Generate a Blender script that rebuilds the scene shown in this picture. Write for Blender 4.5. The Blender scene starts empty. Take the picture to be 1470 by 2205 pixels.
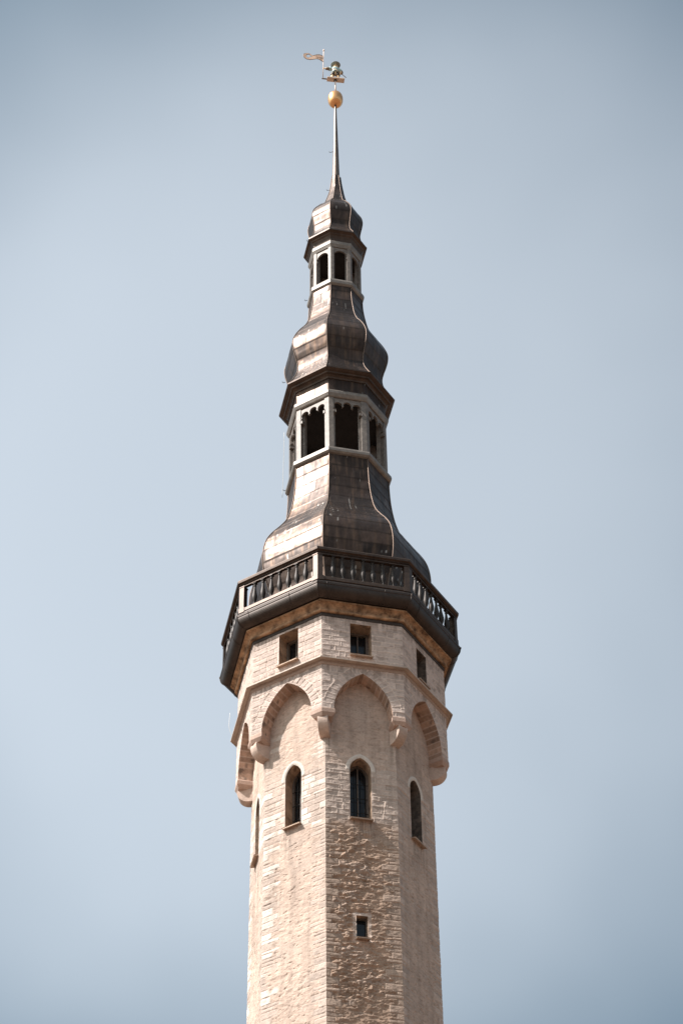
import bpy, bmesh, math
import numpy as np
from mathutils import Vector, Matrix
from mathutils.geometry import tessellate_polygon

C = bpy.context.scene
COL = C.collection
RAD = math.radians

# ------------------------------------------------------------------ camera
# eye level on the square, looking up at the tower; tower axis at the origin
Z0 = 1.6                       # eye height: all tower heights below are above the eye
cam_d = bpy.data.cameras.new("camera"); cam = bpy.data.objects.new("camera", cam_d); COL.objects.link(cam)
cr = Vector((0.99994016, 0.00670803, -0.0086421))
cu = Vector((0.01087206, -0.69721845, 0.71677628))
cf = Vector((0.00121727, 0.71682734, 0.69724965))
M = Matrix.Identity(4)
for i in range(3):
    M[i][0], M[i][1], M[i][2] = cr[i], cu[i], -cf[i]
M[0][3], M[1][3], M[2][3] = 0.0, -43.3, Z0
cam.matrix_world = M
cam_d.sensor_fit = 'AUTO'; cam_d.sensor_width = 36.0
cam_d.lens = 5125.66 / 2205 * 36.0
cam_d.clip_start = 0.5; cam_d.clip_end = 20000
C.camera = cam

# ------------------------------------------------------------------ light
SUN_AZ, SUN_EL = RAD(-67.3), RAD(49.5)       # azimuth from the camera side (-Y) towards +X
sd = Vector((math.sin(SUN_AZ) * math.cos(SUN_EL), -math.cos(SUN_AZ) * math.cos(SUN_EL), math.sin(SUN_EL)))
sun_d = bpy.data.lights.new("sun", 'SUN'); sun = bpy.data.objects.new("sun", sun_d); COL.objects.link(sun)
sun_d.energy = 4.4; sun_d.angle = RAD(0.53); sun_d.color = (1.0, 0.965, 0.935)
sun.rotation_euler = sd.to_track_quat('Z', 'Y').to_euler()
sun.location = sd * 100

world = bpy.data.worlds.new("World"); C.world = world
world.use_nodes = True
nt = world.node_tree; nt.nodes.clear()
out = nt.nodes.new('ShaderNodeOutputWorld'); bg = nt.nodes.new('ShaderNodeBackground')
sky = nt.nodes.new('ShaderNodeTexSky'); sky.sky_type = 'NISHITA'; sky.sun_disc = False
sky.sun_elevation = SUN_EL; sky.sun_rotation = math.atan2(sd.x, sd.y)
sky.altitude = 0; sky.air_density = 1.0; sky.dust_density = 3.0; sky.ozone_density = 1.0
# clear sky, with an added bright patch round the view axis imitating lens vignetting
def hsv(sat, val, tint):
    h = nt.nodes.new('ShaderNodeHueSaturation'); h.inputs['Saturation'].default_value = sat; h.inputs['Value'].default_value = val
    m_ = nt.nodes.new('ShaderNodeMix'); m_.data_type = 'RGBA'; m_.blend_type = 'MULTIPLY'; m_.inputs['Factor'].default_value = 1
    nt.links.new(sky.outputs[0], h.inputs['Color']); nt.links.new(h.outputs[0], m_.inputs[6]); m_.inputs[7].default_value = (*tint, 1)
    return m_.outputs[2]
clear = hsv(.56, .50, (.785, .965, .985)); bright_sky = hsv(.36, 1.07, (.94, .988, .965))
wtc = nt.nodes.new('ShaderNodeTexCoord')
wn = nt.nodes.new('ShaderNodeTexNoise'); wn.inputs['Scale'].default_value = 4.0; wn.inputs['Detail'].default_value = 3
nt.links.new(wtc.outputs['Generated'], wn.inputs['Vector'])
wd = nt.nodes.new('ShaderNodeVectorMath'); wd.operation = 'DOT_PRODUCT'
vd = Vector((-.006, .7105, .7035)).normalized()
wd.inputs[1].default_value = vd; nt.links.new(wtc.outputs['Generated'], wd.inputs[0])
wa = nt.nodes.new('ShaderNodeMath'); wa.operation = 'MULTIPLY_ADD'
nt.links.new(wn.outputs[0], wa.inputs[0]); wa.inputs[1].default_value = .030; nt.links.new(wd.outputs['Value'], wa.inputs[2])
wr = nt.nodes.new('ShaderNodeMapRange'); wr.interpolation_type = 'SMOOTHSTEP'
wr.inputs[1].default_value = .958 + .015; wr.inputs[2].default_value = .9955 + .015
nt.links.new(wa.outputs[0], wr.inputs[0])
wm = nt.nodes.new('ShaderNodeMix'); wm.data_type = 'RGBA'
# weaker noise banks of that added brightness over the rest of the sky
wn2 = nt.nodes.new('ShaderNodeTexNoise'); wn2.inputs['Scale'].default_value = 2.2; wn2.inputs['Detail'].default_value = 4
nt.links.new(wtc.outputs['Generated'], wn2.inputs['Vector'])
wr2 = nt.nodes.new('ShaderNodeMapRange'); wr2.interpolation_type = 'SMOOTHSTEP'
wr2.inputs[1].default_value = .38; wr2.inputs[2].default_value = .60; wr2.inputs[3].default_value = .05; wr2.inputs[4].default_value = .34
nt.links.new(wn2.outputs[0], wr2.inputs[0])
wr3 = nt.nodes.new('ShaderNodeMapRange'); wr3.interpolation_type = 'SMOOTHSTEP'
wr3.inputs[1].default_value = .972; wr3.inputs[2].default_value = .930
nt.links.new(wd.outputs['Value'], wr3.inputs[0])
wb = nt.nodes.new('ShaderNodeMath'); wb.operation = 'MULTIPLY'
nt.links.new(wr2.outputs[0], wb.inputs[0]); nt.links.new(wr3.outputs[0], wb.inputs[1])
wx = nt.nodes.new('ShaderNodeMath'); wx.operation = 'MAXIMUM'
nt.links.new(wr.outputs[0], wx.inputs[0]); nt.links.new(wb.outputs[0], wx.inputs[1])
nt.links.new(wx.outputs[0], wm.inputs['Factor']); nt.links.new(clear, wm.inputs[6]); nt.links.new(bright_sky, wm.inputs[7])
nt.links.new(wm.outputs[2], bg.inputs['Color'])
bg.inputs['Strength'].default_value = 0.15
nt.links.new(bg.outputs[0], out.inputs['Surface'])

C.view_settings.view_transform = 'Standard'; C.view_settings.look = 'None'
C.view_settings.exposure = 0.85; C.view_settings.gamma = 1.0
C.render.engine = 'CYCLES'
C.cycles.max_bounces = 6

# ------------------------------------------------------------------ helpers
TH = RAD(-9.686135)
S8 = math.sin(RAD(22.5)); C8 = math.cos(RAD(22.5)); T8 = math.tan(RAD(22.5))
rng = np.random.RandomState(7)

def xs(z):                      # the old spire leans a little; z above the eye
    return float(np.interp(z, [44.5, 46.5, 52, 54, 55.2, 60], [0, -.028, -.018, -.008, .03, .04]))
def xs_np(z):
    return np.interp(z, [44.5, 46.5, 52, 54, 55.2, 60], [0, -.028, -.018, -.008, .03, .04])
def vdir(k):
    a = TH + RAD(45) * k
    return np.array([math.sin(a), -math.cos(a), 0.0])
def fn(j):                      # outward normal of face j (between corners j and j+1)
    a = TH + RAD(45) * (j + .5)
    return np.array([math.sin(a), -math.cos(a), 0.0])
def ft(j):
    a = TH + RAD(45) * (j + .5)
    return np.array([math.cos(a), math.sin(a), 0.0])
ZV = np.array([0, 0, 1.0])
def P(p):                       # tower point (z above the eye) to world
    return (p[0] + xs(p[2]), p[1], p[2] + Z0)
def FP(j, s, d, z):             # point on face j: along, distance from the axis, height
    return fn(j) * d + ft(j) * s + ZV * z

_tab = np.random.RandomState(3).rand(256, 256)
def vnoise(x, y, seed=0):
    x = x + seed * 17.31; y = y + seed * 7.77
    xi = np.floor(x).astype(int); yi = np.floor(y).astype(int)
    fx = x - xi; fy = y - yi
    fx = fx * fx * (3 - 2 * fx); fy = fy * fy * (3 - 2 * fy)
    g = lambda a, b: _tab[(xi + a) % 256, (yi + b) % 256]
    return (g(0, 0) * (1 - fx) + g(1, 0) * fx) * (1 - fy) + (g(0, 1) * (1 - fx) + g(1, 1) * fx) * fy
def fbm(x, y, seed=0, octv=4, gain=.5):
    r = np.zeros_like(x); a = 1; t = 0
    for o in range(octv):
        r += a * vnoise(x * 2 ** o, y * 2 ** o, seed + o * 3); t += a; a *= gain
    return r / t                # 0..1
def hsh(*a):
    h = np.zeros_like(np.asarray(a[0], float))
    for i, v in enumerate(a):
        h = h + np.asarray(v, float) * (12.9898 + 65.233 * i)
    r = np.sin(h) * 43758.5453
    return r - np.floor(r)
def sstep(a, b, x):
    t = np.clip((x - a) / (b - a), 0, 1)
    return t * t * (3 - 2 * t)

def np_mesh(name, V, Q, mat, parent=None, attrs=None, uv=None, smooth=True):
    """V (n,3) world coords, Q (m,4) quads"""
    me = bpy.data.meshes.new(name)
    V = np.asarray(V, np.float32); Q = np.asarray(Q, np.int32)
    used = np.zeros(len(V), bool); used[Q.ravel()] = True
    remap = np.cumsum(used) - 1
    V = V[used]; Q = remap[Q].astype(np.int32)
    me.vertices.add(len(V)); me.vertices.foreach_set('co', V.ravel())
    me.loops.add(Q.size); me.loops.foreach_set('vertex_index', Q.ravel())
    me.polygons.add(len(Q)); me.polygons.foreach_set('loop_start', np.arange(0, Q.size, 4, dtype=np.int32))
    me.polygons.foreach_set('use_smooth', np.full(len(Q), smooth))
    me.update(calc_edges=True)
    if attrs:
        for k, a in attrs.items():
            a = np.asarray(a, np.float32)[used]
            if a.ndim == 2:
                at = me.attributes.new(k, 'FLOAT_COLOR', 'POINT')
                at.data.foreach_set('color', np.concatenate([a, np.ones((len(a), 1), np.float32)], 1).ravel())
            else:
                at = me.attributes.new(k, 'FLOAT', 'POINT'); at.data.foreach_set('value', a)
    me.materials.append(mat)
    o = bpy.data.objects.new(name, me); COL.objects.link(o)
    if parent: o.parent = parent
    return o

class MB:
    """collects plain polygons, in tower space"""
    def __init__(s, shift=True): s.v = []; s.f = []; s.sm = []; s.shift = shift
    def add(s, vs, fs, smooth=False):
        b = len(s.v)
        s.v += [tuple(P(v)) if s.shift else tuple(v) for v in vs]
        for f in fs: s.f.append([i + b for i in f]); s.sm.append(smooth)
    def box(s, o, ax, ay, az, bev=0.0):
        """o centre, half axis vectors; bevelled along all edges if bev > 0"""
        o, ax, ay, az = map(np.asarray, (o, ax, ay, az))
        la, lb, lc = (np.linalg.norm(a) for a in (ax, ay, az))
        if bev <= 0 or bev > .45 * min(la, lb, lc):
            vs = [o + ax * i + ay * j + az * k for k in (-1, 1) for j in (-1, 1) for i in (-1, 1)]
            fs = [(0, 2, 3, 1), (4, 5, 7, 6), (0, 1, 5, 4), (2, 6, 7, 3), (0, 4, 6, 2), (1, 3, 7, 5)]
            if np.dot(np.cross(ax, ay), az) < 0: fs = [f[::-1] for f in fs]
            s.add(vs, fs); return
        bm = bmesh.new()
        r = bmesh.ops.create_cube(bm, size=2)
        for v in bm.verts:
            v.co = Vector(o + ax * v.co.x + ay * v.co.y + az * v.co.z)
        bmesh.ops.bevel(bm, geom=bm.edges[:], offset=bev, segments=2, profile=.6, affect='EDGES')
        bmesh.ops.recalc_face_normals(bm, faces=bm.faces[:])
        bm.verts.index_update()
        s.add([np.array(v.co) for v in bm.verts], [[v.index for v in f.verts] for f in bm.faces]); bm.free()
    def tube(s, pts, rad, n=8, cap=True, smooth=True):
        pts = [np.asarray(p, float) for p in pts]
        rads = rad if hasattr(rad, '__len__') else [rad] * len(pts)
        rings = []; up = None
        for i, p in enumerate(pts):
            d = pts[min(i + 1, len(pts) - 1)] - pts[max(i - 1, 0)]; d = d / (np.linalg.norm(d) + 1e-9)
            if up is None:
                a = np.array([0, 0, 1.]) if abs(d[2]) < .9 else np.array([1., 0, 0])
            else: a = up
            x = np.cross(a, d); x /= np.linalg.norm(x); y = np.cross(d, x); up = y
            rings.append([p + rads[i] * (math.cos(2 * math.pi * k / n) * x + math.sin(2 * math.pi * k / n) * y) for k in range(n)])
        vs = [v for r in rings for v in r]; fs = []
        for i in range(len(pts) - 1):
            for k in range(n):
                a, b = i * n + k, i * n + (k + 1) % n
                fs.append((a, b, b + n, a + n))
        s.add(vs, fs, smooth)
        if cap:
            b = len(s.v) - len(vs)
            s.f += [[b + i for i in range(n)][::-1], [len(s.v) - n + i for i in range(n)]]; s.sm += [False, False]
    def lathe(s, c, prof, n=16, smooth=True, sq=(1, 1)):
        """prof (r,z) from bottom to top around vertical axis at c"""
        vs = []; fs = []
        for r, z in prof:
            for k in range(n):
                a = 2 * math.pi * k / n
                vs.append(np.array([c[0] + r * math.cos(a) * sq[0], c[1] + r * math.sin(a) * sq[1], c[2] + z]))
        for i in range(len(prof) - 1):
            for k in range(n):
                a, b = i * n + k, i * n + (k + 1) % n
                fs.append((a, b, b + n, a + n))
        s.add(vs, fs, smooth)
        b = len(s.v) - len(vs)
        s.f += [[b + i for i in range(n)][::-1], [len(s.v) - n + i for i in range(n)]]; s.sm += [False, False]
    def prism(s, bot, top, smooth_side=False):
        """two matching rings, bottom ring counter-clockwise seen from above"""
        n = len(bot); b0_ = len(s.v)
        s.add(list(bot) + list(top), [(i, (i + 1) % n, (i + 1) % n + n, i + n) for i in range(n)], smooth_side)
        for ring, rev in ((bot, True), (top, False)):
            tr = tessellate_polygon([[Vector(p) for p in ring]])
            m = np.mean(np.array(ring), 0)
            fs = []
            nr = np.zeros(3)
            for i in range(n): nr += np.cross(np.asarray(ring[i]) - m, np.asarray(ring[(i + 1) % n]) - m)
            if rev: nr = -nr
            for t in tr:
                a, b, c_ = (np.asarray(ring[i]) for i in t)
                f = list(t)
                if np.dot(np.cross(b - a, c_ - a), nr) < 0: f = f[::-1]
                fs.append(f)
            k0 = b0_ if rev else b0_ + n
            for f in fs: s.f.append([i + k0 for i in f]); s.sm.append(False)
    def plate(s, outline, o, t, n, depth):
        """flat outline [(s,z)] (counter-clockwise seen from outside), given real thickness behind its face"""
        front = [np.asarray(o) + np.asarray(t) * a + ZV * b for a, b in outline]
        back = [p - np.asarray(n) * depth for p in front]
        s.prism(back, front)
    def build(s, name, mat, parent=None, label=None):
        me = bpy.data.meshes.new(name)
        me.from_pydata(s.v, [], s.f); me.materials.append(mat)
        me.polygons.foreach_set('use_smooth', s.sm); me.update()
        o = bpy.data.objects.new(name, me); COL.objects.link(o)
        if parent: o.parent = parent
        if label: o['label'] = label
        return o

def oct_ring(mb, prof, closed=False, smooth=False):
    """octagonal moulding; prof (R,z) goes counter-clockwise in the (R,z) plane when seen with R to the right: up the outside"""
    m = len(prof)
    for j in range(-4, 4):
        vs = []
        for R, z in prof:
            vs += [vdir(j) * R + ZV * z, vdir(j + 1) * R + ZV * z]
        fs = []
        for i in range(m if closed else m - 1):
            a = 2 * i; b = 2 * ((i + 1) % m)
            fs.append((a, a + 1, b + 1, b))
        mb.add(vs, fs, smooth)

def oct_disc(mb, R, z, up=True):
    vs = [vdir(k) * R + ZV * z for k in range(8)]
    mb.add(vs, [list(range(8)) if up else list(range(8))[::-1]])

# ------------------------------------------------------------------ materials
def mat_new(name):
    m = bpy.data.materials.new(name); m.use_nodes = True
    n = m.node_tree; b = n.nodes['Principled BSDF']
    return m, n, b
def simple(name, col, rough=.6, metal=0.0, var=.15, scale=8, bump=0.0, bscale=60, spec=.5, col2=None):
    m, n, b = mat_new(name)
    tc = n.nodes.new('ShaderNodeTexCoord')
    nz = n.nodes.new('ShaderNodeTexNoise'); nz.inputs['Scale'].default_value = scale; nz.inputs['Detail'].default_value = 6
    nz.inputs['Roughness'].default_value = .65
    n.links.new(tc.outputs['Object'], nz.inputs['Vector'])
    mx = n.nodes.new('ShaderNodeMix'); mx.data_type = 'RGBA'
    mr = n.nodes.new('ShaderNodeMapRange'); mr.inputs[1].default_value = .32; mr.inputs[2].default_value = .68
    n.links.new(nz.outputs[0], mr.inputs[0]); n.links.new(mr.outputs[0], mx.inputs['Factor'])
    c1 = tuple(c * (1 - var) for c in col) if col2 is None else col2
    c2 = tuple(min(1, c * (1 + var)) for c in col)
    mx.inputs[6].default_value = (*c1, 1); mx.inputs[7].default_value = (*c2, 1)
    n.links.new(mx.outputs[2], b.inputs['Base Color'])
    b.inputs['Roughness'].default_value = rough; b.inputs['Metallic'].default_value = metal
    b.inputs['Specular IOR Level'].default_value = spec
    if bump:
        nb = n.nodes.new('ShaderNodeTexNoise'); nb.inputs['Scale'].default_value = bscale; nb.inputs['Detail'].default_value = 5
        n.links.new(tc.outputs['Object'], nb.inputs['Vector'])
        bp = n.nodes.new('ShaderNodeBump'); bp.inputs['Strength'].default_value = bump; bp.inputs['Distance'].default_value = .02
        n.links.new(nb.outputs[0], bp.inputs['Height']); n.links.new(bp.outputs[0], b.inputs['Normal'])
    return m
def stone_mat():
    m, n, b = mat_new('limestone')
    at = n.nodes.new('ShaderNodeAttribute'); at.attribute_name = 'albedo'
    tc = n.nodes.new('ShaderNodeTexCoord')
    nz = n.nodes.new('ShaderNodeTexNoise'); nz.inputs['Scale'].default_value = 22; nz.inputs['Detail'].default_value = 8; nz.inputs['Roughness'].default_value = .7
    n.links.new(tc.outputs['Object'], nz.inputs['Vector'])
    mr = n.nodes.new('ShaderNodeMapRange'); mr.inputs[1].default_value = .3; mr.inputs[2].default_value = .7
    mr.inputs[3].default_value = .82; mr.inputs[4].default_value = 1.14
    n.links.new(nz.outputs[0], mr.inputs[0])
    mx = n.nodes.new('ShaderNodeMix'); mx.data_type = 'RGBA'; mx.blend_type = 'MULTIPLY'; mx.inputs['Factor'].default_value = 1
    n.links.new(at.outputs['Color'], mx.inputs[6]); n.links.new(mr.outputs[0], mx.inputs[7])
    n.links.new(mx.outputs[2], b.inputs['Base Color'])
    b.inputs['Roughness'].default_value = .92; b.inputs['Specular IOR Level'].default_value = .2
    mp = n.nodes.new('ShaderNodeMapping'); mp.inputs['Scale'].default_value = (1, 1, 1.8)
    n.links.new(tc.outputs['Object'], mp.inputs['Vector'])
    nb = n.nodes.new('ShaderNodeTexNoise'); nb.inputs['Scale'].default_value = 24; nb.inputs['Detail'].default_value = 6; nb.inputs['Roughness'].default_value = .7
    n.links.new(mp.outputs[0], nb.inputs['Vector'])
    bp = n.nodes.new('ShaderNodeBump'); bp.inputs['Strength'].default_value = .4; bp.inputs['Distance'].default_value = .02
    n.links.new(nb.outputs[0], bp.inputs['Height']); n.links.new(bp.outputs[0], b.inputs['Normal'])
    return m
def copper_mat():
    m, n, b = mat_new('patinated_copper')
    at = n.nodes.new('ShaderNodeAttribute'); at.attribute_name = 'albedo'
    ar = n.nodes.new('ShaderNodeAttribute'); ar.attribute_name = 'rough'
    tc = n.nodes.new('ShaderNodeTexCoord')
    mp = n.nodes.new('ShaderNodeMapping'); mp.inputs['Scale'].default_value = (3, 3, .7)
    n.links.new(tc.outputs['Object'], mp.inputs['Vector'])
    nz = n.nodes.new('ShaderNodeTexNoise'); nz.inputs['Scale'].default_value = 3.2; nz.inputs['Detail'].default_value = 8; nz.inputs['Roughness'].default_value = .65
    n.links.new(mp.outputs[0], nz.inputs['Vector'])
    mr = n.nodes.new('ShaderNodeMapRange'); mr.inputs[1].default_value = .3; mr.inputs[2].default_value = .7
    mr.inputs[3].default_value = .65; mr.inputs[4].default_value = 1.3
    n.links.new(nz.outputs[0], mr.inputs[0])
    mx = n.nodes.new('ShaderNodeMix'); mx.data_type = 'RGBA'; mx.blend_type = 'MULTIPLY'; mx.inputs['Factor'].default_value = 1
    n.links.new(at.outputs['Color'], mx.inputs[6]); n.links.new(mr.outputs[0], mx.inputs[7])
    n.links.new(mx.outputs[2], b.inputs['Base Color'])
    ad = n.nodes.new('ShaderNodeMath'); ad.operation = 'MULTIPLY_ADD'
    n.links.new(nz.outputs[0], ad.inputs[0]); ad.inputs[1].default_value = -.22; n.links.new(ar.outputs['Fac'], ad.inputs[2])
    n.links.new(ad.outputs[0], b.inputs['Roughness'])
    b.inputs['Metallic'].default_value = .75; b.inputs['Specular IOR Level'].default_value = .35
    return m
def glass_mat():
    m, n, b = mat_new('dark_glass')
    b.inputs['Base Color'].default_value = (.012, .013, .015, 1); b.inputs['Roughness'].default_value = .12
    b.inputs['Specular IOR Level'].default_value = .35
    return m
def cobble_mat():
    m, n, b = mat_new('cobbles')
    tc = n.nodes.new('ShaderNodeTexCoord')
    vo = n.nodes.new('ShaderNodeTexVoronoi'); vo.inputs['Scale'].default_value = 7
    n.links.new(tc.outputs['Object'], vo.inputs['Vector'])
    cr_ = n.nodes.new('ShaderNodeValToRGB')
    cr_.color_ramp.elements[0].color = (.10, .064, .044, 1); cr_.color_ramp.elements[1].color = (.17, .11, .075, 1)
    sx = n.nodes.new('ShaderNodeSeparateColor'); n.links.new(vo.outputs['Color'], sx.inputs[0])
    n.links.new(sx.outputs[0], cr_.inputs[0]); n.links.new(cr_.outputs[0], b.inputs['Base Color'])
    b.inputs['Roughness'].default_value = .85
    bp = n.nodes.new('ShaderNodeBump'); bp.inputs['Strength'].default_value = .5; bp.invert = True
    n.links.new(vo.outputs['Distance'], bp.inputs['Height']); n.links.new(bp.outputs[0], b.inputs['Normal'])
    return m

STONE = stone_mat(); COPPER = copper_mat(); GLASS = glass_mat()
DARKCU = simple('dark_copper', (.066, .042, .030), .48, .6, .35, 5)
GUTTER = simple('gutter_copper', (.048, .034, .027), .5, .6, .3, 4)
RIDGE = simple('ridge_copper', (.11, .072, .052), .5, .7, .25, 6)
GREYMET = simple('weathered_grey_sheet', (.165, .137, .116), .6, .2, .3, 7)
GREYROLL = simple('grey_moulding', (.20, .168, .142), .5, .4, .25, 6)
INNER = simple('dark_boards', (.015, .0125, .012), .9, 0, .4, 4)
CORN = simple('ochre_stone', (.50, .30, .175), .9, 0, .12, 4.5, .8, 14, .2, (.085, .050, .030))
GROOVE = simple('dark_groove', (.05, .038, .032), .95, 0, .3, 5)
SILLM = simple('sill_metal', (.42, .30, .22), .5, .4, .2, 9)
STRINGM = simple('string_copper', (.47, .37, .30), .65, .05, .25, 4)
WOOD = simple('grey_frame_wood', (.13, .10, .08), .7, 0, .3, 20)
IRON = simple('iron', (.03, .027, .025), .6, .5, .2, 10)
GOLD = simple('gilding', (.90, .46, .20), .28, .85, .08, 6)
VANE = simple('pale_gilt_metal', (.62, .48, .40), .65, .2, .12, 9)
FLAGM = simple('tarnished_gilt_sheet', (.66, .44, .31), .55, .45, .18, 30)
TEAL = simple('pale_teal_paint', (.42, .56, .55), .55, .1, .18, 30)
HATM = simple('grey_green_paint', (.23, .25, .225), .6, .1, .18, 25)
SKINM = simple('gilded_skin', (.86, .60, .34), .5, .1, .1, 25)
BREECH = simple('black_gold_breeches', (.075, .052, .03), .55, .3, .5, 40)
SLEEVE = simple('bronze_sleeve', (.24, .16, .09), .5, .4, .4, 45)
WIRE = simple('pale_cable', (.55, .53, .5), .6, 0, .05, 9)

# ------------------------------------------------------------------ ground
bm = bmesh.new()
bmesh.ops.create_circle(bm, cap_ends=True, radius=6000, segments=64)
me = bpy.data.meshes.new('ground'); bm.to_mesh(me); bm.free(); me.materials.append(cobble_mat())
g = bpy.data.objects.new('ground', me); COL.objects.link(g); g['kind'] = 'structure'

# ------------------------------------------------------------------ the tower
tower = bpy.data.objects.new('bell_tower', None); COL.objects.link(tower)
tower['label'] = 'tall octagonal limestone tower with a tiered dark copper spire and balustrade'
tower['category'] = 'tower'

RS, RG = 2.09, 2.47            # corner radius of shaft and of the corbelled gallery
WS, WG = RS * S8, RG * S8      # half face widths
AS, AG = RS * C8, RG * C8      # apothems

# --- masonry height field and colour -------------------------------------------------
def courses(z0, z1, lo, hi, seed):
    r = np.random.RandomState(seed); z = [z0]
    while z[-1] < z1: z.append(z[-1] + r.uniform(lo, hi))
    return np.array(z)
CO_S = courses(-2.0, 36.0, .07, .19, 5)
CO_G = courses(33.0, 38.0, .10, .185, 9)

PL = np.array([.50, .376, .304]); PLD = np.array([.44, .325, .265]); ST = np.array([.48, .378, .318])
PALE = np.array([.64, .56, .49]); MORT = np.array([.62, .49, .41]); BROWN = np.array([.36, .245, .17])

def stones(j, s, z, rows, lmin, lmax, w, seed):
    """returns row index, stone id hash, distance to the nearest joint (m)"""
    zw = z + .012 * (fbm(s / .35 + j * 5, z / .35, 21) - .5) * 2
    ri = np.clip(np.searchsorted(rows, zw) - 1, 0, len(rows) - 2)
    dz = np.minimum(zw - rows[ri], rows[ri + 1] - zw)
    L = lmin + (lmax - lmin) * hsh(ri, j + seed)
    sw = s + .014 * (fbm(s / .3 + 3, z / .12 + j * 3, 31) - .5) * 2
    u = sw / L + hsh(ri, j + 3.3 + seed) * 7
    ci = np.floor(u); jit = .3 * (hsh(ci, ri + 1.7, j) - .5)
    fu = u - ci
    # jittered joints
    left = jit; right = 1 + .3 * (hsh(ci + 1, ri + 1.7, j) - .5)
    ci = np.where(fu < left, ci - 1, np.where(fu > right, ci + 1, ci))
    dl = np.minimum(np.abs(fu - left), np.abs(fu - right)) * L
    return ri, hsh(ci, ri, j * 1.9 + seed), np.minimum(dz, dl), dz, dl

def hood(sdv): return sstep(.10, .085, sdv)

def sd_lancet(s, z, c, w, z0, zs, zap):
    hgt = zap - zs; cc = max(0.0, (hgt * hgt - w * w) / (2 * w)); s = s - c
    arch = np.maximum(np.hypot(s + cc, z - zs), np.hypot(s - cc, z - zs)) - (w + cc)
    return np.maximum(np.where(z < zs, np.abs(s) - w, arch), z0 - z)
def sd_rect(s, z, s0, s1, z0, z1):
    return np.maximum(np.maximum(s0 - s, s - s1), np.maximum(z0 - z, z - z1))
def lancet_outline(c, w, z0, zs, zap, n=9):
    hgt = zap - zs; cc = max(0.0, (hgt * hgt - w * w) / (2 * w)); r = w + cc
    a1 = math.acos(cc / r)
    right = [(c - cc + r * math.cos(a), zs + r * math.sin(a)) for a in np.linspace(0, a1, n)]
    left = [(2 * c - p[0], p[1]) for p in right[::-1]][1:]
    return [(c - w, z0), (c + w, z0)] + right + left

LANCET = {-2: (0.0, .225, 31.04, 32.40, 32.73), -1: (-.035, .212, 31.07, 32.42, 32.75),
          0: (-.012, .238, 31.03, 32.38, 32.71), 1: (0.0, .228, 31.03, 32.40, 32.72)}
SQUARE = {-1: (-.225, .305, 35.43, 36.385), 0: (-.28, .218, 35.37, 36.32), 1: (-.32, .11, 35.32, 36.255)}
SMALL = {0: (-.156, .092, 27.965, 28.54)}
ARCH = (0.0, .672, 33.58, 33.73, 34.85)

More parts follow.
